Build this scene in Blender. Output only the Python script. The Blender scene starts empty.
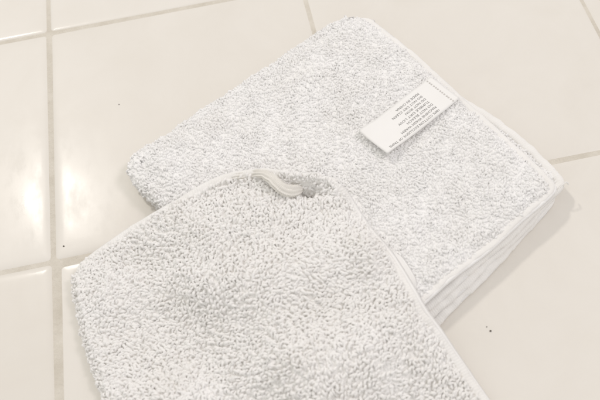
import bpy, math
import numpy as np
from mathutils import Matrix, Vector

# ------------------------------------------------------------------ camera, light, exposure
scene = bpy.context.scene
col = scene.collection
MM = 0.001
rng = np.random.default_rng(7)

cam_data = bpy.data.cameras.new('camera')
cam = bpy.data.objects.new('camera', cam_data)
col.objects.link(cam)
cam_data.sensor_fit = 'HORIZONTAL'
cam_data.sensor_width = 36.0
cam_data.lens = 738.86 / 600 * 36.0
cam_data.clip_start = 0.01
cam_data.clip_end = 50
RX = Vector((0.979862, -0.187146, -0.069622))          # camera right
RY = Vector((0.196723, 0.845029, 0.497219))            # camera up
RZ = Vector((-0.034220, -0.500902, 0.864827))          # camera back
cam_pos = Vector((0.110812, -0.328562, 0.316869))
cam.matrix_world = Matrix(((RX.x, RY.x, RZ.x, cam_pos.x), (RX.y, RY.y, RZ.y, cam_pos.y),
                           (RX.z, RY.z, RZ.z, cam_pos.z), (0, 0, 0, 1)))
cam_data.dof.use_dof = True
cam_data.dof.focus_distance = 0.375
cam_data.dof.aperture_fstop = 13
scene.camera = cam

world = bpy.data.worlds.new('World')
scene.world = world
world.use_nodes = True
wb = world.node_tree.nodes['Background']
wb.inputs['Color'].default_value = (1.0, 0.975, 0.935, 1)   # pale painted room all around
wb.inputs['Strength'].default_value = 0.64

lamp_dir = Vector((-0.273, 0.5365, 0.7985))
lamp_pos = Vector((0.0024, -0.1157, 0.0)) + lamp_dir * 1.7
ld = bpy.data.lights.new('ceiling_lamp', 'POINT')
ld.energy = 25
ld.shadow_soft_size = 0.075
ld.color = (1.0, 0.95, 0.885)
lo = bpy.data.objects.new('ceiling_lamp', ld)
lo.location = lamp_pos
col.objects.link(lo)

ad = bpy.data.lights.new('added_fill', 'AREA')  # unseen soft pinkish fill light, added off to the right
ad.shape = 'DISK'
ad.size = 0.5
ad.energy = 7.5
ad.color = (1.0, 0.91, 0.95)
ao = bpy.data.objects.new('added_fill', ad)
ao.location = (1.4, -0.2, 1.7)
ao.rotation_euler = (Vector((0.12, -0.15, 0)) - ao.location).to_track_quat('-Z', 'Y').to_euler()
col.objects.link(ao)

scene.view_settings.view_transform = 'Standard'
scene.view_settings.look = 'None'
scene.view_settings.gamma = 1
scene.view_settings.use_curve_mapping = False
scene.view_settings.exposure = 0.15
scene.render.engine = 'CYCLES'
scene.cycles.max_bounces = 18
scene.cycles.diffuse_bounces = 16
scene.cycles.use_denoising = True


# ------------------------------------------------------------------ helpers
def tag(o, label=None, cat=None, group=None, kind=None):
    if label: o['label'] = label
    if cat: o['category'] = cat
    if group: o['group'] = group
    if kind: o['kind'] = kind
    return o


def mesh_np(name, verts, quads, mat, parent=None, smooth=True, tris=None):
    """verts in mm (N,3); quads (M,4) and/or tris (K,3)"""
    me = bpy.data.meshes.new(name)
    v = np.asarray(verts, np.float32) * MM
    q = np.zeros((0, 4), int) if quads is None else np.asarray(quads, int)
    t = np.zeros((0, 3), int) if tris is None else np.asarray(tris, int)
    me.vertices.add(len(v))
    me.vertices.foreach_set('co', v.ravel())
    nl = q.size + t.size
    me.loops.add(nl)
    me.loops.foreach_set('vertex_index', np.concatenate([q.ravel(), t.ravel()]).astype(np.int32))
    me.polygons.add(len(q) + len(t))
    starts = np.concatenate([np.arange(len(q)) * 4, q.size + np.arange(len(t)) * 3]).astype(np.int32)
    me.polygons.foreach_set('loop_start', starts)
    me.polygons.foreach_set('use_smooth', np.full(len(q) + len(t), smooth))
    me.update(calc_edges=True)
    me.validate()
    me.materials.append(mat)
    o = bpy.data.objects.new(name, me)
    col.objects.link(o)
    if parent is not None:
        o.parent = parent
    return o


def empty(name, loc_mm=(0, 0, 0)):
    o = bpy.data.objects.new(name, None)
    o.empty_display_size = 0.02
    col.objects.link(o)
    return o


def grid_quads(nu, nv, off=0, flip=False):
    i, j = np.meshgrid(np.arange(nu - 1), np.arange(nv - 1), indexing='ij')
    a = i * nv + j
    q = np.stack([a, a + nv, a + nv + 1, a + 1], -1).reshape(-1, 4) + off
    return q[:, ::-1] if flip else q


def vnoise(x, y, seed=0):
    """smooth value noise, about -1..1"""
    r = np.random.default_rng(seed)
    tab = r.uniform(-1, 1, (64, 64))
    x = np.asarray(x, float) + 1000; y = np.asarray(y, float) + 1000
    xi = np.floor(x).astype(int); yi = np.floor(y).astype(int)
    fx = x - xi; fy = y - yi
    fx = fx * fx * (3 - 2 * fx); fy = fy * fy * (3 - 2 * fy)
    g = lambda a, b: tab[a % 64, b % 64]
    return (g(xi, yi) * (1 - fx) + g(xi + 1, yi) * fx) * (1 - fy) + (g(xi, yi + 1) * (1 - fx) + g(xi + 1, yi + 1) * fx) * fy


def sstep(a, b, x):
    t = np.clip((np.asarray(x, float) - a) / (b - a), 0, 1)
    return t * t * (3 - 2 * t)


def norm(v):
    return v / (np.linalg.norm(v, axis=-1, keepdims=True) + 1e-12)


def slab(name, pfun, nu, nv, thick, mat, parent):
    """a sheet of cloth: pfun(u,v)->(N,3) is its upper face"""
    u, v = np.meshgrid(np.linspace(0, 1, nu), np.linspace(0, 1, nv), indexing='ij')
    P = pfun(u.ravel(), v.ravel())
    n = normals(pfun, u.ravel(), v.ravel())
    B = P - n * thick
    B[:, 2] = np.maximum(B[:, 2], 0.3)
    N = nu * nv
    q = [grid_quads(nu, nv), grid_quads(nu, nv, N, True)]
    idx = np.arange(N).reshape(nu, nv)
    ring = np.concatenate([idx[:-1, 0], idx[-1, :-1], idx[1:, -1][::-1], idx[0, 1:][::-1]])
    nx = np.roll(ring, -1)
    q.append(np.stack([nx, ring, ring + N, nx + N], -1))
    return mesh_np(name, np.concatenate([P, B]), np.concatenate(q), mat, parent)


def normals(pfun, u, v, e=0.004):
    u0 = np.clip(u - e, 0, 1); u1 = np.clip(u + e, 0, 1)
    v0 = np.clip(v - e, 0, 1); v1 = np.clip(v + e, 0, 1)
    du = pfun(u1, v) - pfun(u0, v)
    dv = pfun(u, v1) - pfun(u, v0)
    n = norm(np.cross(du, dv))
    n[n[:, 2] < 0] *= -1
    return n


def lifted(pfun, lift, du0, du1, dv0, dv1, ramp=0.035):
    """the ground weave packed up between the loops: pfun raised by lift, fading out at the edges flagged 1"""
    def g(u, v):
        m = np.ones(len(u))
        if du0: m = m * sstep(0.018, 0.018 + ramp, u)
        if du1: m = m * sstep(0.018, 0.018 + ramp, 1 - u)
        if dv0: m = m * sstep(0.012, 0.012 + ramp, v)
        if dv1: m = m * sstep(0.018, 0.018 + ramp, 1 - v)
        return pfun(u, v) + normals(pfun, u, v) * (lift * m)[:, None]
    return g


def loops_mesh(P, N, tang, width, height, rad, lean, twist, segs=7, sides=6):
    """terry loops: a fat little arch of yarn at every P; tang = direction of the arch, lean = world offset of its crown"""
    n = len(P)
    tang = norm(tang - (tang * N).sum(1, keepdims=True) * N)
    bit = np.cross(N, tang)
    t = np.linspace(-0.1, 1.1, segs)
    ang = np.clip(t, 0, 1) * np.pi
    c = np.cos(ang); s = np.sin(ang)
    drop = np.where((t < 0) | (t > 1), -0.35, 0.0)
    hx = c[None, :] * 0.5 * width[:, None] * (1 - 0.25 * (1 - s[None, :]))
    hz = (s[None, :] ** 0.8 + drop[None, :]) * height[:, None]
    by = twist[:, None] * c[None, :] * s[None, :] * 1.6
    path = P[:, None, :] + tang[:, None, :] * hx[..., None] + N[:, None, :] * hz[..., None] + bit[:, None, :] * by[..., None]
    path = path + lean[:, None, :] * (np.clip(hz, 0, None) / height[:, None])[..., None] ** 1.5
    d = np.gradient(path, axis=1)
    d = norm(d)
    ref = np.broadcast_to(bit[:, None, :], d.shape)
    e1 = norm(ref - (ref * d).sum(-1, keepdims=True) * d)
    e2 = np.cross(d, e1)
    a = np.arange(sides) / sides * 2 * np.pi
    fat = (0.8 + 0.32 * s)[None, :] * rad[:, None]
    V = path[:, :, None, :] + fat[:, :, None, None] * (np.cos(a)[None, None, :, None] * e1[:, :, None, :] + np.sin(a)[None, None, :, None] * e2[:, :, None, :])
    V = V.reshape(-1, 3)
    i, j = np.meshgrid(np.arange(segs - 1), np.arange(sides), indexing='ij')
    a0 = i * sides + j; a1 = i * sides + (j + 1) % sides
    q1 = np.stack([a0, a1, a1 + sides, a0 + sides], -1).reshape(-1, 4)
    Q = (q1[None] + (np.arange(n) * segs * sides)[:, None, None]).reshape(-1, 4)
    return V, Q


def scatter(pfun, nu, nv, jitter=0.42, urange=(0, 1), vrange=(0, 1), seed=1):
    r = np.random.default_rng(seed)
    u, v = np.meshgrid((np.arange(nu) + .5) / nu, (np.arange(nv) + .5) / nv, indexing='ij')
    v = v + (np.arange(nu)[:, None] % 2 - .5) * 0.5 / nv
    u = u + r.uniform(-jitter, jitter, u.shape) / nu
    v = v + r.uniform(-jitter, jitter, v.shape) / nv
    u = np.clip(urange[0] + u * (urange[1] - urange[0]), 0, 1).ravel()
    v = np.clip(vrange[0] + v * (vrange[1] - vrange[0]), 0, 1).ravel()
    return u, v


def pile_on(name, pfun, u, v, mat, parent, flow_seed, flow_amp, flow_scale, base_angle, spread, h=(1.7, 2.6), w=(1.3, 1.9),
            r=(0.42, 0.56), sink=0.3, hs=None, nrm=None, leanmag=1.0, seed=5, sides=6, fuzz=0):
    rg = np.random.default_rng(seed)
    P = pfun(u, v)
    N = normals(pfun, u, v) if nrm is None else nrm
    n = len(P)
    ang = base_angle + flow_amp * vnoise(P[:, 0] / flow_scale, P[:, 1] / flow_scale, flow_seed) + rg.normal(0, spread, n)
    tang = np.stack([np.cos(ang), np.sin(ang), np.zeros(n)], -1)
    la = ang + np.pi / 2 + rg.normal(0, 0.6, n)
    lm = leanmag * (0.55 + 0.6 * vnoise(P[:, 0] / 9 + 40, P[:, 1] / 9, flow_seed + 3)) + rg.normal(0, 0.35, n)
    lean = np.stack([np.cos(la) * lm, np.sin(la) * lm, np.zeros(n)], -1) + rg.normal(0, 0.25, (n, 3)) * [1, 1, .4]
    hh = rg.uniform(*h, n) * (1 + 0.18 * vnoise(P[:, 0] / 5, P[:, 1] / 5, flow_seed + 9))
    ww, rr_ = rg.uniform(*w, n), rg.uniform(*r, n)
    if hs is not None:
        hh = hh * hs; ww = ww * hs ** .5; rr_ = rr_ * hs ** .5; lean = lean * hs[:, None]
    V, Q = loops_mesh(P - N * (sink if hs is None else (sink * hs)[:, None]), N, tang, ww, hh, rr_, lean, rg.normal(0, 0.5, n), sides=sides)
    V[:, 2] = np.maximum(V[:, 2], 0.15)
    if fuzz:
        # stray cotton fibres: hair-thin three-sided strands standing off the loops
        k = rg.integers(0, n, fuzz)
        tip = N[k] * rg.uniform(0.1, 1.0, (fuzz, 1)) + rg.normal(0, 0.75, (fuzz, 3))
        st = P[k] + N[k] * (hh[k] * rg.uniform(0.35, 0.9, fuzz) - sink)[:, None] + lean[k] * 0.6 + rg.normal(0, 0.35, (fuzz, 3))
        mid = st + tip * 0.6 + rg.normal(0, 0.25, (fuzz, 3)); end = st + tip * 1.2 + rg.normal(0, 0.45, (fuzz, 3))
        path = np.stack([st, mid, end], 1)
        d = norm(end - st); e1 = norm(np.cross(d, rg.normal(0, 1, (fuzz, 3)))); e2 = np.cross(d, e1)
        rad = np.array([0.055, 0.045, 0.012])
        an = np.arange(3) / 3 * 2 * np.pi
        FV = path[:, :, None, :] + rad[None, :, None, None] * (np.cos(an)[None, None, :, None] * e1[:, None, None, :] + np.sin(an)[None, None, :, None] * e2[:, None, None, :])
        i_, j_ = np.meshgrid(np.arange(2), np.arange(3), indexing='ij')
        a0 = i_ * 3 + j_; a1 = i_ * 3 + (j_ + 1) % 3
        fq = np.stack([a0, a1, a1 + 3, a0 + 3], -1).reshape(-1, 4)
        FQ = (fq[None] + (np.arange(fuzz) * 9)[:, None, None]).reshape(-1, 4) + len(V)
        V = np.concatenate([V, FV.reshape(-1, 3)]); Q = np.concatenate([Q, FQ])
        V[:, 2] = np.maximum(V[:, 2], 0.15)
    o = mesh_np(name, V, Q, mat, parent)
    o['kind'] = 'stuff'
    return o


def resample(P, step):
    P = np.asarray(P, float)
    d = np.concatenate([[0], np.cumsum(np.linalg.norm(np.diff(P, axis=0), axis=1))])
    n = max(2, int(d[-1] / step) + 1)
    s = np.linspace(0, d[-1], n)
    return np.stack([np.interp(s, d, P[:, k]) for k in range(P.shape[1])], -1), s


def smooth_curve(P, n=400, it=3):
    """Catmull-Rom through the points, evenly resampled to n points"""
    P = np.asarray(P, float)
    E = np.concatenate([[2 * P[0] - P[1]], P, [2 * P[-1] - P[-2]]])
    out = []
    for i in range(1, len(E) - 2):
        t = np.linspace(0, 1, 16, endpoint=False)[:, None]
        p0, p1, p2, p3 = E[i - 1], E[i], E[i + 1], E[i + 2]
        out.append(0.5 * (2 * p1 + (p2 - p0) * t + (2 * p0 - 5 * p1 + 4 * p2 - p3) * t * t + (3 * p1 - p0 - 3 * p2 + p3) * t ** 3))
    out.append(P[-1:])
    C = np.concatenate(out)
    d = np.concatenate([[0], np.cumsum(np.linalg.norm(np.diff(C, axis=0), axis=1))])
    s = np.linspace(0, d[-1], n)
    return np.stack([np.interp(s, d, C[:, k]) for k in range(3)], -1)


def hem_strip(name, path, up, half_w, half_t, mat, parent, pitch=1.05, sides=12, rib=0.07, grooves=0.0):
    """flattened, overlocked edging swept along path (mm); up = surface normals at the path"""
    Pp, s = resample(np.concatenate([path, up], 1), 0.17)
    P = Pp[:, :3]; U = norm(Pp[:, 3:])
    d = norm(np.gradient(P, axis=0))
    side = norm(np.cross(d, U)); U = np.cross(side, d)
    if s[-1] > 30:
        P = P + side * (0.35 * vnoise(s / 5.5, s * 0 + 2, 15) + 0.15 * vnoise(s / 1.7, s * 0 + 4, 16))[:, None] + U * (0.28 * vnoise(s / 3.8, s * 0 + 6, 17))[:, None]
    a = np.arange(sides) / sides * 2 * np.pi
    wob = 1 + 0.07 * vnoise(s / 3.0, s * 0, 5)
    ribs = 1 + rib * np.cos(2 * np.pi * s[:, None] / pitch + 1.3 * np.cos(a)[None, :] + 0.9 * vnoise(s / 2.3, s * 0 + 7, 9)[:, None])
    ribs = ribs + grooves * np.cos(np.cos(a) * 11)[None, :]
    ca = np.sign(np.cos(a)) * np.abs(np.cos(a)) ** 0.8
    sa = np.sign(np.sin(a)) * np.abs(np.sin(a)) ** 0.8
    half_w = np.full(len(P), half_w) if np.isscalar(half_w) else np.interp(s / s[-1], np.linspace(0, 1, len(half_w)), half_w)
    V = P[:, None] + side[:, None] * (ca[None] * (half_w * wob)[:, None])[..., None] * (1 + (ribs - 1) * .5)[..., None] + U[:, None] * (sa[None] * half_t * ribs)[..., None]
    n = len(P)
    V = V.reshape(-1, 3)
    V[:, 2] = np.maximum(V[:, 2], 0.2)
    i, j = np.meshgrid(np.arange(n - 1), np.arange(sides), indexing='ij')
    q = np.stack([i * sides + j, i * sides + (j + 1) % sides, (i + 1) * sides + (j + 1) % sides, (i + 1) * sides + j], -1).reshape(-1, 4)
    caps = np.array([[0, k, k + 1] for k in range(1, sides - 1)])
    tr = np.concatenate([caps[:, ::-1], caps + (n - 1) * sides])
    return mesh_np(name, V, q[:, ::-1], mat, parent, tris=tr)


# ------------------------------------------------------------------ materials
def new_mat(name):
    m = bpy.data.materials.new(name)
    m.use_nodes = True
    nt = m.node_tree
    return m, nt, nt.nodes['Principled BSDF']


def cotton(name, color, fine=1300.0, bump=0.35, var=0.03, soft=0.0):
    m, nt, b = new_mat(name)
    tc = nt.nodes.new('ShaderNodeTexCoord')
    n1 = nt.nodes.new('ShaderNodeTexNoise'); n1.inputs['Scale'].default_value = 55; n1.inputs['Detail'].default_value = 3
    nt.links.new(tc.outputs['Object'], n1.inputs['Vector'])
    ramp = nt.nodes.new('ShaderNodeValToRGB')
    c = np.array(color)
    ramp.color_ramp.elements[0].position = 0.3; ramp.color_ramp.elements[1].position = 0.7
    ramp.color_ramp.elements[0].color = (*(c * (1 - var) * [1, 0.995, 0.985]), 1)
    ramp.color_ramp.elements[1].color = (*np.minimum(c * (1 + var * .4), 0.94), 1)
    nt.links.new(n1.outputs['Fac'], ramp.inputs['Fac'])
    nt.links.new(ramp.outputs['Color'], b.inputs['Base Color'])
    n2 = nt.nodes.new('ShaderNodeTexNoise'); n2.inputs['Scale'].default_value = fine; n2.inputs['Detail'].default_value = 4
    nt.links.new(tc.outputs['Object'], n2.inputs['Vector'])
    bp = nt.nodes.new('ShaderNodeBump'); bp.inputs['Strength'].default_value = bump; bp.inputs['Distance'].default_value = 0.0004
    nt.links.new(n2.outputs['Fac'], bp.inputs['Height'])
    nt.links.new(bp.outputs['Normal'], b.inputs['Normal'])
    b.inputs['Roughness'].default_value = 0.95
    b.inputs['Specular IOR Level'].default_value = 0.15
    b.inputs['Sheen Weight'].default_value = 0.25
    b.inputs['Sheen Roughness'].default_value = 0.6
    if soft > 0:
        tr = nt.nodes.new('ShaderNodeBsdfTranslucent')
        nt.links.new(ramp.outputs['Color'], tr.inputs['Color'])
        ms = nt.nodes.new('ShaderNodeMixShader'); ms.inputs['Fac'].default_value = soft
        out = nt.nodes['Material Output']
        nt.links.new(b.outputs['BSDF'], ms.inputs[1]); nt.links.new(tr.outputs['BSDF'], ms.inputs[2])
        nt.links.new(ms.outputs['Shader'], out.inputs['Surface'])
    return m


M_terry = cotton('white_terry', (0.922, 0.92, 0.918))
M_terry_front = cotton('front_white_terry', (0.915, 0.907, 0.896))  # front cloth: slightly darker and warmer than the folded one
M_base_front = cotton('front_ground_weave', (0.912, 0.904, 0.892), fine=1400, bump=0.4)
M_base = cotton('terry_ground_weave', (0.918, 0.915, 0.91), fine=1400, bump=0.4)
M_hem = cotton('cotton_hem', (0.885, 0.875, 0.858), fine=1600, bump=0.35)
M_label = cotton('satin_label', (0.90, 0.895, 0.885), fine=2500, bump=0.06, var=0.01)
M_label.node_tree.nodes['Principled BSDF'].inputs['Roughness'].default_value = 0.6
M_ink, _, b = new_mat('grey_ink')
b.inputs['Base Color'].default_value = (0.29, 0.285, 0.28, 1); b.inputs['Roughness'].default_value = 0.8
M_crumb, _, b = new_mat('dark_crumb')
b.inputs['Base Color'].default_value = (0.10, 0.085, 0.07, 1); b.inputs['Roughness'].default_value = 0.9

# glazed tile
M_tile, nt, b = new_mat('glazed_cream_tile')
tc = nt.nodes.new('ShaderNodeTexCoord')
geo = nt.nodes.new('ShaderNodeNewGeometry')
oi = nt.nodes.new('ShaderNodeObjectInfo')
cloud = nt.nodes.new('ShaderNodeTexNoise'); cloud.inputs['Scale'].default_value = 22; cloud.inputs['Detail'].default_value = 9; cloud.inputs['Roughness'].default_value = 0.62; cloud.inputs['Distortion'].default_value = 0.6
nt.links.new(geo.outputs['Position'], cloud.inputs['Vector'])
mx = nt.nodes.new('ShaderNodeMix'); mx.data_type = 'RGBA'
mx.inputs['A'].default_value = (0.735, 0.698, 0.635, 1)
mx.inputs['B'].default_value = (0.815, 0.787, 0.738, 1)
add = nt.nodes.new('ShaderNodeMath'); add.operation = 'MULTIPLY_ADD'
nt.links.new(oi.outputs['Random'], add.inputs[0]); add.inputs[1].default_value = 0.5
nt.links.new(cloud.outputs['Fac'], add.inputs[2])
sub = nt.nodes.new('ShaderNodeMath'); sub.operation = 'SUBTRACT'; sub.use_clamp = True
nt.links.new(add.outputs[0], sub.inputs[0]); sub.inputs[1].default_value = 0.25
nt.links.new(sub.outputs[0], mx.inputs['Factor'])
nt.links.new(mx.outputs['Result'], b.inputs['Base Color'])
# smudges: soap film and wiping marks change the gloss
sm = nt.nodes.new('ShaderNodeTexNoise'); sm.inputs['Scale'].default_value = 60; sm.inputs['Detail'].default_value = 6; sm.inputs['Roughness'].default_value = 0.65
mp = nt.nodes.new('ShaderNodeMapping'); mp.inputs['Scale'].default_value = (1.0, 0.45, 1); mp.inputs['Rotation'].default_value = (0, 0, 0.5)
nt.links.new(geo.outputs['Position'], mp.inputs['Vector']); nt.links.new(mp.outputs['Vector'], sm.inputs['Vector'])
rr = nt.nodes.new('ShaderNodeMapRange')
rr.inputs['From Min'].default_value = 0.38; rr.inputs['From Max'].default_value = 0.68
rr.inputs['To Min'].default_value = 0.07; rr.inputs['To Max'].default_value = 0.26
nt.links.new(sm.outputs['Fac'], rr.inputs['Value'])
nt.links.new(rr.outputs['Result'], b.inputs['Coat Roughness'])
b.inputs['Coat Weight'].default_value = 0.13
b.inputs['Specular IOR Level'].default_value = 0.2
b.inputs['Roughness'].default_value = 0.38
wv = nt.nodes.new('ShaderNodeTexNoise'); wv.inputs['Scale'].default_value = 28; wv.inputs['Detail'].default_value = 2
nt.links.new(geo.outputs['Position'], wv.inputs['Vector'])
bp = nt.nodes.new('ShaderNodeBump'); bp.inputs['Strength'].default_value = 0.12; bp.inputs['Distance'].default_value = 0.0012
nt.links.new(wv.outputs['Fac'], bp.inputs['Height']); nt.links.new(bp.outputs['Normal'], b.inputs['Normal'])
b.inputs['IOR'].default_value = 1.5

M_grout, nt, b = new_mat('tan_grout')
geo = nt.nodes.new('ShaderNodeNewGeometry')
gn = nt.nodes.new('ShaderNodeTexNoise'); gn.inputs['Scale'].default_value = 70; gn.inputs['Detail'].default_value = 10; gn.inputs['Roughness'].default_value = 0.7
nt.links.new(geo.outputs['Position'], gn.inputs['Vector'])
gr = nt.nodes.new('ShaderNodeValToRGB')
gr.color_ramp.elements[0].position = 0.32; gr.color_ramp.elements[0].color = (0.60, 0.555, 0.475, 1)
gr.color_ramp.elements[1].position = 0.7; gr.color_ramp.elements[1].color = (0.74, 0.70, 0.625, 1)
nt.links.new(gn.outputs['Fac'], gr.inputs['Fac']); nt.links.new(gr.outputs['Color'], b.inputs['Base Color'])
g2 = nt.nodes.new('ShaderNodeTexNoise'); g2.inputs['Scale'].default_value = 900
nt.links.new(geo.outputs['Position'], g2.inputs['Vector'])
bp = nt.nodes.new('ShaderNodeBump'); bp.inputs['Strength'].default_value = 0.9; bp.inputs['Distance'].default_value = 0.0005
nt.links.new(g2.outputs['Fac'], bp.inputs['Height']); nt.links.new(bp.outputs['Normal'], b.inputs['Normal'])
b.inputs['Roughness'].default_value = 0.9

# ------------------------------------------------------------------ floor: grout bed with tiles set in it
TS = 152.0
C0, C1, R0, R1 = -4, 6, -7, 4
x0, x1, y0, y1 = C0 * TS, (C1 + 1) * TS, R0 * TS, (R1 + 1) * TS
nxg, nyg = 60, 60
gx, gy = np.meshgrid(np.linspace(x0, x1, nxg), np.linspace(y0, y1, nyg), indexing='ij')
floor = mesh_np('floor', np.stack([gx.ravel(), gy.ravel(), np.full(gx.size, -0.55)], -1), grid_quads(nxg, nyg), M_grout)
tag(floor, 'cream glazed square floor tiles with tan grout joints', 'floor', kind='structure')


def tile_mesh():
    half = TS / 2 - 0.42
    prof = [(10.0, 0.0), (5.5, -0.02), (3.4, -0.09), (1.9, -0.24), (0.9, -0.48), (0.3, -0.85), (0.0, -1.4), (0.0, -6.0)]
    V = []; Q = []
    k = 5
    for inset, z in prof:
        rad = max(2.0 - inset * 0.15, 0.6); h = half - inset
        for cx, cy, a0 in ((1, 1, 0), (-1, 1, 90), (-1, -1, 180), (1, -1, 270)):
            for q in range(k):
                a = math.radians(a0 + 90 * q / (k - 1))
                V.append((cx * (h - rad) + rad * math.cos(a), cy * (h - rad) + rad * math.sin(a), z))
    n = 4 * k
    for r in range(len(prof) - 1):
        for i in range(n):
            j = (i + 1) % n
            Q.append((r * n + i, (r + 1) * n + i, (r + 1) * n + j, r * n + j))
    me = bpy.data.meshes.new('tile')
    me.from_pydata([tuple(c * MM for c in v) for v in V], [], [tuple(range(n))] + Q)
    for p in me.polygons: p.use_smooth = True
    me.materials.append(M_tile)
    return me


tm = tile_mesh()
rt = np.random.default_rng(21)
for cx in range(C0, C1 + 1):
    for cy in range(R0, R1 + 1):
        t = bpy.data.objects.new('tile', tm)
        t.location = ((cx + .5) * TS * MM, (cy + .5) * TS * MM, float(rt.uniform(-0.12, 0.12)) * MM)
        t.rotation_euler = (*[float(x) for x in rt.normal(0, 0.0016, 2)], float(rt.normal(0, 0.0008)))
        col.objects.link(t)
        t.parent = floor

# ------------------------------------------------------------------ the folded washcloth lying underneath
TC = np.array([176.5, -40.4])
EA = np.array([-0.878862, -0.477076])     # from the far corner towards the left corner
EB = np.array([0.477076, -0.878862])      # from the far corner towards the right corner
AL, BL = 149.0, 149.0


def ab2xy(a, b):
    return TC[0] + a * EA[0] + b * EB[0], TC[1] + a * EA[1] + b * EB[1]


def a_edge(b, k):
    """open hemmed edge towards the upper right, of layer k (0 = top)"""
    e = np.interp(b, [0, 31, 63, 93, 121, 149], [-1.0, -2.6, -1.0, 0.6, 2.8, 5.2])
    if k == 1: e = e - np.interp(b, [0, 75, 100, 124, 149], [-1.2, -0.5, 5.6, 8.2, 6.4])
    if k == 2: e = e - np.interp(b, [0, 75, 110, 149], [-1.0, 0.0, 2.5, 3.0])
    if k == 3: e = e - np.interp(b, [0, 75, 110, 149], [-2.0, -1.0, 4.0, 2.0])
    return e


def b_edge(a, k):
    """open hemmed edge towards the lower right"""
    e = np.interp(a, [0, 35, 93, 150], [148.6, 150.0, 149.4, 149.0]) + 0.35 * np.sin(a / 7.0 + k * 2)
    out = [0.0, 2.2, 5.5, 9.0][k]
    return e + out * np.interp(a, [0, 5, 35, 93, 150], [0.05, 0.1, 0.42, 1.0, 1.1])


ZL = [13.4, 9.7, 6.0, 2.5]


def layer_fun(k):
    rT, rR = 11.0, 4.0

    def f(u, v):
        a = u * AL
        near0 = np.clip(a, 0, None)
        bs = np.where(near0 < rT, rT - np.sqrt(np.clip(rT ** 2 - (rT - near0) ** 2, 0, None)), 0)
        be = np.where(near0 < rR, rR - np.sqrt(np.clip(rR ** 2 - (rR - near0) ** 2, 0, None)), 0)
        bl0 = 6.0
        fl = np.clip(a - (AL - bl0), 0, None)
        bs = bs + bl0 - np.sqrt(np.clip(bl0 ** 2 - fl ** 2, 0, None))
        b1 = b_edge(a, k) - be
        b = bs + v * (b1 - bs)
        a2 = a + a_edge(b, k) * (1 - sstep(0, 60, a))
        x, y = ab2xy(a2, b)
        z = ZL[k] + 0.75 * vnoise(a / 26 + 3 * k, b / 26, 11 + k) + 0.3 * vnoise(a / 9, b / 9, 31 + k) + 0.22 * vnoise(a / 3.4, b / 3.4, 51 + k)
        # rolls down into the folds, lies a little thinner at the hemmed edges
        if k == 0:
            z = z - 2.6 * (1 - sstep(0, 11, b)) - 2.6 * sstep(AL - 11, AL, a)
        z = z - 0.9 * (1 - sstep(0, 9, a)) - 0.9 * sstep(BL - 9, BL, b)
        if k == 0:
            z = z + 1.3 * sstep(110, 149, b) * sstep(40, 95, a)
        return np.stack([x, y, z], -1)
    return f


stack = empty('folded_washcloth')
tag(stack, 'white terry washcloth folded into a square, its printed care label showing', 'washcloth')

for k in range(4):
    f = layer_fun(k)
    fl_ = lifted(f, 1.3, 1, 0, 0, 1) if k == 0 else f
    slab('cloth_layer', fl_, 70 + 80 * (k == 0), 70 + 80 * (k == 0), 2.0, M_base, stack)
    # hem along the two open edges, going round the right corner
    t1 = np.linspace(0.02, 0.985, 160); t2 = np.linspace(0.01, 1.0, 160)
    inset = 1.6
    uu = np.concatenate([np.full(160, inset / AL), inset / AL + t2 * (1 - inset / AL)])
    vv = np.concatenate([t1, np.full(160, 0.985)])
    P = f(uu, vv); n = normals(f, uu, vv)
    P = P - n * 0.35
    # soften the corner
    for _ in range(6):
        P[1:-1] = (P[:-2] + 2 * P[1:-1] + P[2:]) / 4; n[1:-1] = (n[:-2] + 2 * n[1:-1] + n[2:]) / 4
    hem_strip('hem', P, n, [1.6, 2.4, 2.4, 2.4][k], [0.85, 1.8, 1.75, 1.5][k], M_hem, stack, rib=0.03)
    # terry pile
    if k == 0:
        u, v = scatter(f, 116, 116, seed=40, urange=(0.019, 1.0), vrange=(0.0, 0.98))
        pile_on('terry_pile', fl_, u, v, M_terry, stack, 61, 1.6, 16, 0.5, 0.7, h=(1.3, 2.0), w=(1.0, 1.7), r=(0.46, 0.66), seed=41, leanmag=0.7, sink=1.34, sides=5, fuzz=3000)
    else:
        u, v = scatter(f, 96, 8, seed=40 + k, urange=(0.0, 1.0), vrange=(0.905, 0.97))
        ua, va = scatter(f, 6, 60, seed=50 + k, urange=(0.03, 0.085), vrange=(0.35, 0.97))
        pile_on('terry_pile', f, np.concatenate([u, ua]), np.concatenate([v, va]), M_terry, stack, 61 + k, 1.6, 16, 0.5, 0.7,
                h=(0.9, 1.5), r=(0.4, 0.55), seed=41 + k, leanmag=0.5)

# the folded edges: one soft roll of cloth round the left and upper-left sides
ptsA = [(AL, b) for b in np.linspace(149, 6, 60)]
arcL = [(AL - 6 + 6 * math.cos(t), 6 - 6 * math.sin(t)) for t in np.linspace(0.1, math.pi / 2 - 0.1, 12)]
ptsB = [(a, 0.0) for a in np.linspace(AL - 6, 11, 60)]
arcT = [(11 - 11 * math.sin(t), 11 - 11 * math.cos(t)) for t in np.linspace(0.1, 0.6, 8)]
pa = np.array(ptsA + arcL + ptsB + arcT)
pa, ps = resample(pa, 1.0)
pd = norm(np.gradient(pa, axis=0))
pn = np.stack([-pd[:, 1], pd[:, 0]], -1)
cen = np.array([75.0, 75.0])
if ((pa[60] - cen) * pn[60]).sum() < 0: pn = -pn
for _ in range(4):
    pn[1:-1] = (pn[:-2] + 2 * pn[1:-1] + pn[2:]) / 4
pn = norm(pn)
pa = pa - pn * 0.7


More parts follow.
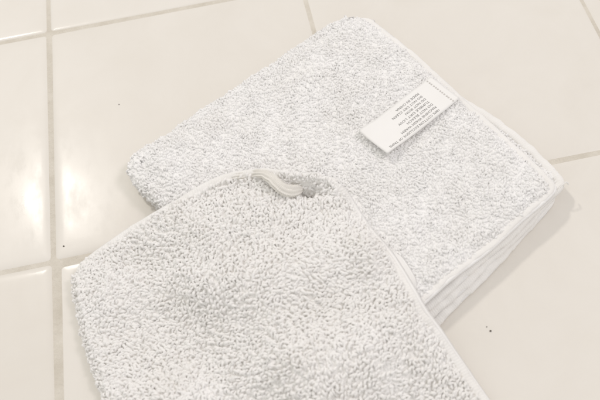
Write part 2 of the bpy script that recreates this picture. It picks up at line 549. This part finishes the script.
def roll_fun(u, v):
    s = u * ps[-1]
    a = np.interp(s, ps, pa[:, 0]); b = np.interp(s, ps, pa[:, 1])
    na = np.interp(s, ps, pn[:, 0]); nb = np.interp(s, ps, pn[:, 1])
    ph = np.pi / 2 - v * np.pi * 0.98
    rh = 4.4 + 0.9 * vnoise(s / 14, s * 0, 71) + 0.5 * vnoise(s / 5, v * 2, 72) - 1.8 * np.exp(-((v - 0.52) / 0.07) ** 2)
    rh = rh + 2.0 * np.exp(-((s - 142) / 14) ** 2)
    rh = rh + 0.8
    rh = rh * (1 - 0.75 * sstep(ps[-1] - 16, ps[-1] - 2, s))
    zc, rz = 6.6, 6.0
    a = a + na * rh * np.cos(ph); b = b + nb * rh * np.cos(ph)
    a = a + a_edge(b, 0) * (1 - sstep(0, 60, a))
    x, y = ab2xy(a, b)
    z = zc + rz * np.sin(ph) * (1 + 0.06 * vnoise(s / 11, s * 0 + 3, 73))
    return np.stack([x, y, np.maximum(z, 0.3)], -1)


def roll_normals(u, v):
    e = 0.004
    du = roll_fun(np.clip(u + e, 0, 1), v) - roll_fun(np.clip(u - e, 0, 1), v)
    dv = roll_fun(u, np.clip(v + e, 0, 1)) - roll_fun(u, np.clip(v - e, 0, 1))
    n = norm(np.cross(du, dv))
    p = roll_fun(u, v)
    cx, cy = ab2xy(75.0, 75.0)
    out = p - np.array([cx, cy, 6.3])
    n[(n * out).sum(1) < 0] *= -1
    return n


nu, nv = 220, 20
u, v = np.meshgrid(np.linspace(0, 1, nu), np.linspace(0, 1, nv), indexing='ij')
mesh_np('folded_edge', roll_fun(u.ravel(), v.ravel()), grid_quads(nu, nv), M_base, stack)
u, v = scatter(roll_fun, int(ps[-1] / 1.3), 13, seed=77, vrange=(0.0, 0.93))
k_ = (u * ps[-1] < ps[-1] - 4) | (v > 0.5); u, v = u[k_], v[k_]
pile_on('terry_pile', roll_fun, u, v, M_terry, stack, 66, 1.6, 16, 0.5, 0.8, h=(1.2, 2.0), r=(0.46, 0.64), seed=78, nrm=roll_normals(u, v), leanmag=0.6, sink=1.3, sides=5, fuzz=1500)

f0 = layer_fun(0)
u, v = scatter(f0, 9, 8, seed=177, urange=(0.945, 1.0), vrange=(0.0, 0.05))
pile_on('terry_pile', f0, u, v, M_terry, stack, 66, 1.6, 16, 0.5, 0.8, h=(1.4, 2.2), r=(0.46, 0.64), seed=178, leanmag=0.6, sides=5)

# loose thread at the right corner
x, y = ab2xy(3.0, 149.0)
th = smooth_curve(np.array([[x - 2, y, 11], [x + 1.5, y + 1.5, 12.5], [x + 2.6, y + 1.2, 11.5], [x + 3.2, y + 2.2, 10.5], [x + 3.6, y + 1.6, 9.5]]), 40)
hem_strip('loose_thread', th, np.tile([0.1, 0.2, 1.0], (40, 1)), 0.32, 0.32, M_hem, stack, sides=6)

# ---- care label sewn under the upper-right hem
l1 = np.array([158.2, -124.9]); l2 = np.array([167.9, -141.0]); l3 = np.array([209.0, -117.3]); l4 = np.array([198.9, -99.1])
OX = (l3 + l4) / 2
LX = norm((l1 + l2) / 2 - (l3 + l4) / 2)            # from the sewn end to the free end = reading direction
LY = np.array([-LX[1], LX[0]])                       # up in the text
LLEN = np.linalg.norm((l1 + l2) / 2 - OX); LW = (np.linalg.norm(l1 - l2) + np.linalg.norm(l3 - l4)) / 2


def label_pt(s, t, dz=0.0):
    """s mm from sewn end, t mm across (positive = up in the text)"""
    s = np.asarray(s, float); t = np.asarray(t, float)
    t = t + 0.22 * vnoise(s / 7.0, t * 0, 18)
    x = OX[0] + LX[0] * s + LY[0] * t; y = OX[1] + LX[1] * s + LY[1] * t
    z = 16.3 + 1.0 * sstep(0, 16, s) + 1.9 * sstep(18, LLEN, s) + 0.25 * np.sin(s / 7.0) + 0.9 * (t / LW) * sstep(10, 40, s) + 0.9 * sstep(34, 50, s) * (t / LW * 2) ** 2 + 0.22 * vnoise(s / 6.0, t / 5.0, 14) + dz
    return np.stack([x, y, z], -1)


nu, nv = 40, 14
s, t = np.meshgrid(np.linspace(-3.6, LLEN, nu), np.linspace(-LW / 2, LW / 2, nv), indexing='ij')
top = label_pt(s.ravel(), t.ravel()); bot = label_pt(s.ravel(), t.ravel(), -0.13)
N = nu * nv
idx = np.arange(N).reshape(nu, nv)
ring = np.concatenate([idx[:-1, 0], idx[-1, :-1], idx[1:, -1][::-1], idx[0, 1:][::-1]]); nx = np.roll(ring, -1)
label = mesh_np('care_label', np.concatenate([top, bot]), np.concatenate([grid_quads(nu, nv), grid_quads(nu, nv, N, True), np.stack([nx, ring, ring + N, nx + N], -1)]), M_label, stack)
label['label'] = 'white printed care label sewn into the hem'

lines = [('100% COTTON EXCLUSIVE OF TRIMS', 33.0), ('MACHINE WASH WARM', 23.0), ('DO NOT BLEACH', 17.0), ('TUMBLE DRY LOW', 20.5),
         ('DO NOT IRON', 13.5), ('DO NOT DRY CLEAN', 19.8), ('MADE IN CHINA', 15.2)]
for i, (txt, wid) in enumerate(lines):
    cu = bpy.data.curves.new('t', 'FONT'); cu.body = txt; cu.size = 1.0; cu.resolution_u = 2
    to = bpy.data.objects.new('t', cu); col.objects.link(to)
    dg = bpy.context.evaluated_depsgraph_get()
    me = bpy.data.meshes.new_from_object(to.evaluated_get(dg))
    bpy.data.objects.remove(to)
    co = np.zeros(len(me.vertices) * 3); me.vertices.foreach_get('co', co); co = co.reshape(-1, 3)
    w0 = co[:, 0].max()
    co[:, 0] *= wid / w0
    co[:, 1] *= 1.35 / 0.72
    tl = LW / 2 - 2.8 - i * 2.35
    P = label_pt(9.2 + co[:, 0] * 1.06, tl + co[:, 1], 0.10)
    me.vertices.foreach_set('co', (P * MM).ravel()); me.update()
    me.materials.clear(); me.materials.append(M_ink)
    me.name = 'printed_line'
    o = bpy.data.objects.new('printed_line', me); col.objects.link(o); o.parent = label
# stitches across the sewn end
SV = []; SQ = []
for i in range(13):
    t0 = -LW / 2 + 1.2 + i * (LW - 2.4) / 12
    s_, t_ = np.meshgrid(np.array([0.35, 0.75, 1.15]) - 0.6, np.array([-0.38, 0, 0.38]) + t0 + 0.12 * math.sin(i * 2.3), indexing='ij')
    p = label_pt(s_.ravel(), t_.ravel(), 0.1); p[4, 2] += 0.35; p[[1, 3, 5, 7], 2] += 0.12
    SQ.append(grid_quads(3, 3, len(SV) * 9)); SV.append(p)
M_thread = cotton('grey_white_thread', (0.66, 0.64, 0.62), fine=2000, bump=0.3)
mesh_np('stitching', np.concatenate(SV), np.concatenate(SQ), M_thread, label)

# ------------------------------------------------------------------ the washcloth lying on top, folded in half
top_pts = np.array([(12.9, -162.6, 7), (15.6, -158.3, 7.5), (21.3, -154.9, 8.5), (28.4, -152.1, 10), (38.7, -148.4, 12.5), (49.0, -146.1, 16),
                    (57.5, -144.5, 19), (65.7, -143.4, 22), (73.8, -141.3, 24.5), (82.0, -139.1, 26), (90.7, -137.8, 27), (98.0, -138.5, 28),
                    (104.2, -139.8, 29.5), (109.3, -141.6, 31), (113.9, -143.5, 31), (117.7, -145.6, 30.5), (121.5, -147.2, 30.5), (126.1, -148.6, 31), (130.4, -150.2, 31.5), (134.5, -151.8, 31), (137.6, -154.4, 30),
                    (140.2, -157.4, 29)], float)
calm_pts = np.array([(12.9, -162.6, 7), (15.6, -158.3, 7.5), (21.3, -154.9, 8.5), (28.4, -152.1, 10), (38.7, -148.4, 12.5), (49.0, -146.1, 16),
                     (57.5, -144.5, 19), (65.7, -143.4, 22), (73.8, -141.3, 24.2), (82.0, -139.6, 25), (90.7, -139.0, 25.5), (98.0, -139.8, 26),
                     (104.2, -141.5, 26), (109.3, -143.3, 26), (113.0, -144.8, 26), (118.3, -147.0, 26), (123.5, -149.2, 26), (127, -150.4, 26),
                     (130.1, -151.5, 26.2), (134.5, -153.0, 26.5), (137.6, -155.0, 27), (140.2, -157.4, 27.5)], float)
right_pts = np.array([(140.2, -157.4, 28.5), (142.7, -160.7, 27.5), (145.8, -167.5, 26), (149.7, -178.2, 24.5), (155.9, -191.6, 23.8), (158.6, -200.6, 23.4),
                      (161.1, -211.0, 22.5), (164.1, -221.3, 20), (168.5, -229.9, 16), (172.9, -238.9, 11.5), (177.0, -248.0, 8.6), (181.8, -260.3, 7.2),
                      (188.0, -276, 7), (196, -298, 7)], float)
left_pts = np.array([(12.9, -162.6, 7), (14.2, -176.7, 7), (17.4, -196.4, 7), (21.2, -211.7, 7), (25.3, -226.8, 7), (34, -258, 7), (47, -303, 7)], float)
for arr in (top_pts, calm_pts, right_pts, left_pts):
    arr[:, 2] -= 1.6          # the listed heights are those of the pile; the ground weave lies below
NC = 500
c_top = smooth_curve(top_pts, NC); c_calm = smooth_curve(calm_pts, NC)
c_right = smooth_curve(right_pts, NC); c_left = smooth_curve(left_pts, NC)
c_calm[-1] = c_top[-1] = c_right[0]
tt = np.linspace(0, 1, NC)
dev = c_top - c_calm
dev[:8] *= np.linspace(0, 1, 8)[:, None]; dev[-8:] *= np.linspace(1, 0, 8)[:, None]


def ev(c, t):
    return np.stack([np.interp(t, tt, c[:, k]) for k in range(3)], -1)


def stack_inside(x, y):
    """signed distance (mm) inside the folded cloth underneath"""
    dx = x - TC[0]; dy = y - TC[1]
    a = dx * EA[0] + dy * EA[1]; b = dx * EB[0] + dy * EB[1]
    return np.minimum(np.minimum(a, AL + 4 - a), np.minimum(b, 152 - b))


BLc, BRc = c_left[-1], c_right[-1]


def front(u, v):
    u = np.asarray(u, float); v = np.asarray(v, float)
    U = u[:, None]; V = v[:, None]
    bottom = BLc * (1 - U) + BRc * U
    S = (1 - V) * ev(c_calm, u) + V * bottom + (1 - U) * ev(c_left, v) + U * ev(c_right, v)
    S = S - ((1 - U) * (1 - V) * c_calm[0] + U * (1 - V) * c_calm[-1] + (1 - U) * V * BLc + U * V * BRc)
    d = stack_inside(S[:, 0], S[:, 1])
    drape = 5.4 + 16.2 * sstep(-32, 8, d) + 1.9 * vnoise(S[:, 0] / 30, S[:, 1] / 30, 91) + 0.5 * vnoise(S[:, 0] / 13, S[:, 1] / 13, 92)
    drape = drape + 2.2 * np.exp(-(((S[:, 0] - 100) / 26) ** 2 + ((S[:, 1] + 168) / 18) ** 2))
    # soft puffed folds running across the cloth
    xs, ys = S[:, 0], S[:, 1]
    r1 = -186 - 0.10 * (xs - 60) + 4 * np.sin(xs / 21.0)
    r2 = -233 - 0.07 * (xs - 60) + 3 * np.sin(xs / 17.0 + 1.5)
    drape = drape + 7.5 * np.exp(-((ys - r1) / 12.0) ** 2) * (0.75 + 0.25 * vnoise(xs / 22, xs * 0, 93))
    drape = drape + 6.0 * np.exp(-((ys - r2) / 10.5) ** 2) * (0.7 + 0.4 * vnoise(xs / 18, xs * 0 + 5, 94))
    m = sstep(0, 0.17, v) * sstep(0, 0.10, u) * sstep(0, 0.10, 1 - u)
    S[:, 2] = S[:, 2] * (1 - m) + drape * m
    dv_ = ev(dev, u)
    S = S + dv_ * np.exp(-(V / 0.085) ** 1.6)
    # hollow behind the curled hem, and the groove that runs on below the raised edge
    S[:, 2] -= 3.0 * sstep(0.90, 1.0, u) * (1 - sstep(0.22, 0.40, v)) * sstep(0.0, 0.10, v)
    x = S[:, 0]
    S[:, 2] -= 11.0 * np.exp(-((x - 126.5) / 7.0) ** 2) * np.exp(-((v - 0.052) / 0.028) ** 2)
    S[:, 2] -= 2.6 * np.exp(-((x - 92.0) / 20) ** 4) * np.exp(-((v - 0.050) / 0.026) ** 2)
    S[:, 2] = np.maximum(S[:, 2], 4.2)
    return S


def front_low(u, v):
    """the lower half, peeking out a little on the right"""
    peek = np.exp(-((v - 0.30) / 0.11) ** 4)
    u = u * (1 - 0.024 * (1 - peek)); v = 0.012 + v * 0.988
    P = front(u, v)
    n = normals(front, u, v)
    P = P - n * 3.6
    out = 0.7 * peek * sstep(0.8, 1.0, u)
    P[:, 0] += out * 0.9; P[:, 1] += out * 0.35
    P[:, 2] = np.maximum(P[:, 2], 1.9)
    return P


cloth = empty('draped_washcloth')
tag(cloth, 'white terry washcloth lying on top, its top hem rippled up, draped over the folded one', 'washcloth')
front_pad = lifted(front, 0.85, 0, 1, 1, 0)
slab('cloth_layer', front_pad, 190, 190, 2.2, M_base_front, cloth)
slab('cloth_layer', front_low, 110, 110, 1.5, M_base_front, cloth)

for f, zoff, seed in ((front, -0.2, 1), (front_low, -0.3, 2)):
    iu, iv = 0.016, 0.014
    u1 = np.linspace(0.01, 1 - iu, 500); v1 = np.linspace(iv, 1.0, 300)
    uu = np.concatenate([u1, np.full(300, 1 - iu)]); vv = np.concatenate([np.full(500, iv), v1])
    P = f(uu, vv); n = normals(front, uu, vv)
    for _ in range(10):
        P[1:-1] = (P[:-2] + 2 * P[1:-1] + P[2:]) / 4; n[1:-1] = (n[:-2] + 2 * n[1:-1] + n[2:]) / 4
    hw = np.full(len(P), 1.9)
    if f is front:
        hw = hw + 0.7 * np.exp(-((P[:, 0] - 136.0) / 7.0) ** 2) * (np.arange(len(P)) < 620)
    hem_strip('hem', P + n * zoff, n, hw, 1.0, M_hem, cloth, rib=0.07, pitch=1.25)

# the pleat: a doubled-over piece of the hem curling forward in front of the hollow
hp = [front(np.array([tt[np.argmin(np.abs(c_top[:, 0] - q))]]), np.array([0.014]))[0] + [0, 0, -0.2] for q in (93.0, 98.0, 102.5)]
cp = smooth_curve(np.array([tuple(q) for q in hp] + [(107.2, -143.6, 29.0), (110.8, -147.2, 29.8), (113.2, -151.0, 29.8), (115.5, -154.0, 29), (118.6, -155.4, 27.3),
                            (121.8, -154.2, 25), (124.2, -151.8, 21.5)]), 140)
pw = np.interp(np.linspace(0, 1, 20), [0, .25, .5, .7, .9, 1], [1.6, 1.8, 2.6, 3.1, 2.4, 1.2])
ct = np.linspace(0, 1, 140)[:, None]
cup = norm(np.array([0.1, -0.25, 1.0]) * (1 - ct) + np.array([0.55, -0.75, 0.75]) * ct)
M_ecru = cotton('ecru_overlock', (0.85, 0.83, 0.785), fine=1500, bump=0.5, var=0.06)
hem_strip('hem_pleat', cp, cup, pw, 0.85, M_ecru, cloth, rib=0.16, pitch=0.75, sides=40, grooves=0.42)

# soft fold along the left side joining the two halves
vl = np.linspace(0.0, 1, 160)
pl = front(np.zeros(160), vl)
dl = norm(np.gradient(pl[:, :2], axis=0)); ol = np.stack([dl[:, 1], -dl[:, 0]], -1)
if ol[60, 0] > 0: ol = -ol


def fold_fun(u, v):
    x = np.interp(u, vl, pl[:, 0]); y = np.interp(u, vl, pl[:, 1]); z = np.interp(u, vl, pl[:, 2])
    ox = np.interp(u, vl, ol[:, 0]); oy = np.interp(u, vl, ol[:, 1])
    ph = np.pi / 2 - v * np.pi
    r = 2.2 + 0.4 * vnoise(u * 14, u * 0, 81)
    return np.stack([x + ox * r * np.cos(ph), y + oy * r * np.cos(ph), np.maximum(z - 2.3 + 2.3 * np.sin(ph), 0.4)], -1)


nu, nv = 160, 12
u, v = np.meshgrid(np.linspace(0, 1, nu), np.linspace(0, 1, nv), indexing='ij')
mesh_np('folded_edge', fold_fun(u.ravel(), v.ravel()), grid_quads(nu, nv), M_base_front, cloth)
u, v = scatter(fold_fun, 100, 5, seed=83, vrange=(0.0, 0.75), urange=(0.01, 1))
p0 = fold_fun(u, v)
nn = norm(np.stack([np.interp(u, vl, ol[:, 0]) * np.cos(np.pi / 2 - v * np.pi), np.interp(u, vl, ol[:, 1]) * np.cos(np.pi / 2 - v * np.pi), np.sin(np.pi / 2 - v * np.pi)], -1))
pile_on('terry_pile', fold_fun, u, v, M_terry_front, cloth, 86, 1.2, 20, 0.6, 0.7, h=(1.2, 2.0), r=(0.42, 0.58), seed=84, nrm=nn, leanmag=0.6, fuzz=900)

u, v = scatter(front, 108, 114, seed=90, urange=(0.0, 0.974), vrange=(0.018, 1.0))
P = front(u, v)
# a snagged spot where a few loops are missing
sn = np.array([154.8, -237.5])
keep = (((P[:, 0] - sn[0]) / 1.3) ** 2 + ((P[:, 1] - sn[1]) / 2.6) ** 2 > 1)
u, v = u[keep], v[keep]
hs = 1 - 0.08 * np.exp(-((P[keep, 0] - 126.0) / 8.0) ** 4) * (1 - sstep(0.06, 0.085, v))
pile_on('terry_pile', front_pad, u, v, M_terry_front, cloth, 95, 0.9, 24, 0.65, 0.32, h=(1.4, 2.4), w=(1.5, 2.5), r=(0.48, 0.68), seed=96, leanmag=1.5, sink=0.95, hs=hs, sides=6, fuzz=4500)

# fuzzy loops caught in the overlocked edge, right of the pleat
u1, v1 = scatter(front, 34, 3, seed=191, urange=(0.80, 1.0), vrange=(0.0, 0.017))
u2, v2 = scatter(front, 3, 40, seed=192, urange=(0.985, 1.0), vrange=(0.0, 0.24))
pile_on('terry_pile', front, np.concatenate([u1, u2]), np.concatenate([v1, v2]), M_terry_front, cloth, 95, 0.6, 24, 0.9, 0.5, h=(1.1, 1.7), w=(1.2, 1.9), r=(0.40, 0.55), seed=196, leanmag=0.7)

# ------------------------------------------------------------------ specks on the tiles
def speck(x, y, r, label, seed):
    rg = np.random.default_rng(seed)
    n = 8
    V = [(x, y, 0.15 + r * 0.9)]
    for ring, (rr_, zz) in enumerate(((0.7, 0.75), (1.0, 0.3), (0.8, 0.0))):
        for i in range(n):
            a = 2 * math.pi * i / n
            q = r * rr_ * rg.uniform(0.7, 1.25)
            V.append((x + q * math.cos(a) * 1.25, y + q * math.sin(a), 0.1 + r * zz))
    T = [(0, 1 + i, 1 + (i + 1) % n) for i in range(n)]
    Q = [(1 + k * n + i, 1 + (k + 1) * n + i, 1 + (k + 1) * n + (i + 1) % n, 1 + k * n + (i + 1) % n) for k in range(2) for i in range(n)]
    o = mesh_np('crumb', V, Q, M_crumb, None, tris=T)
    tag(o, label, 'crumb', 'dark crumbs on the tiles')


speck(5.1, -144.4, 0.36, 'tiny dark crumb beside the grout cross left of the front washcloth', 3)
speck(193.0, -229.8, 0.38, 'dark crumb on the empty tile at lower right, the larger of the pair', 4)
speck(192.0, -227.6, 0.2, 'smallest crumb just above the larger one on the lower right tile', 5)
speck(37.9, -63.2, 0.24, 'tiny dark crumb on the upper left tile above the folded washcloth', 6)
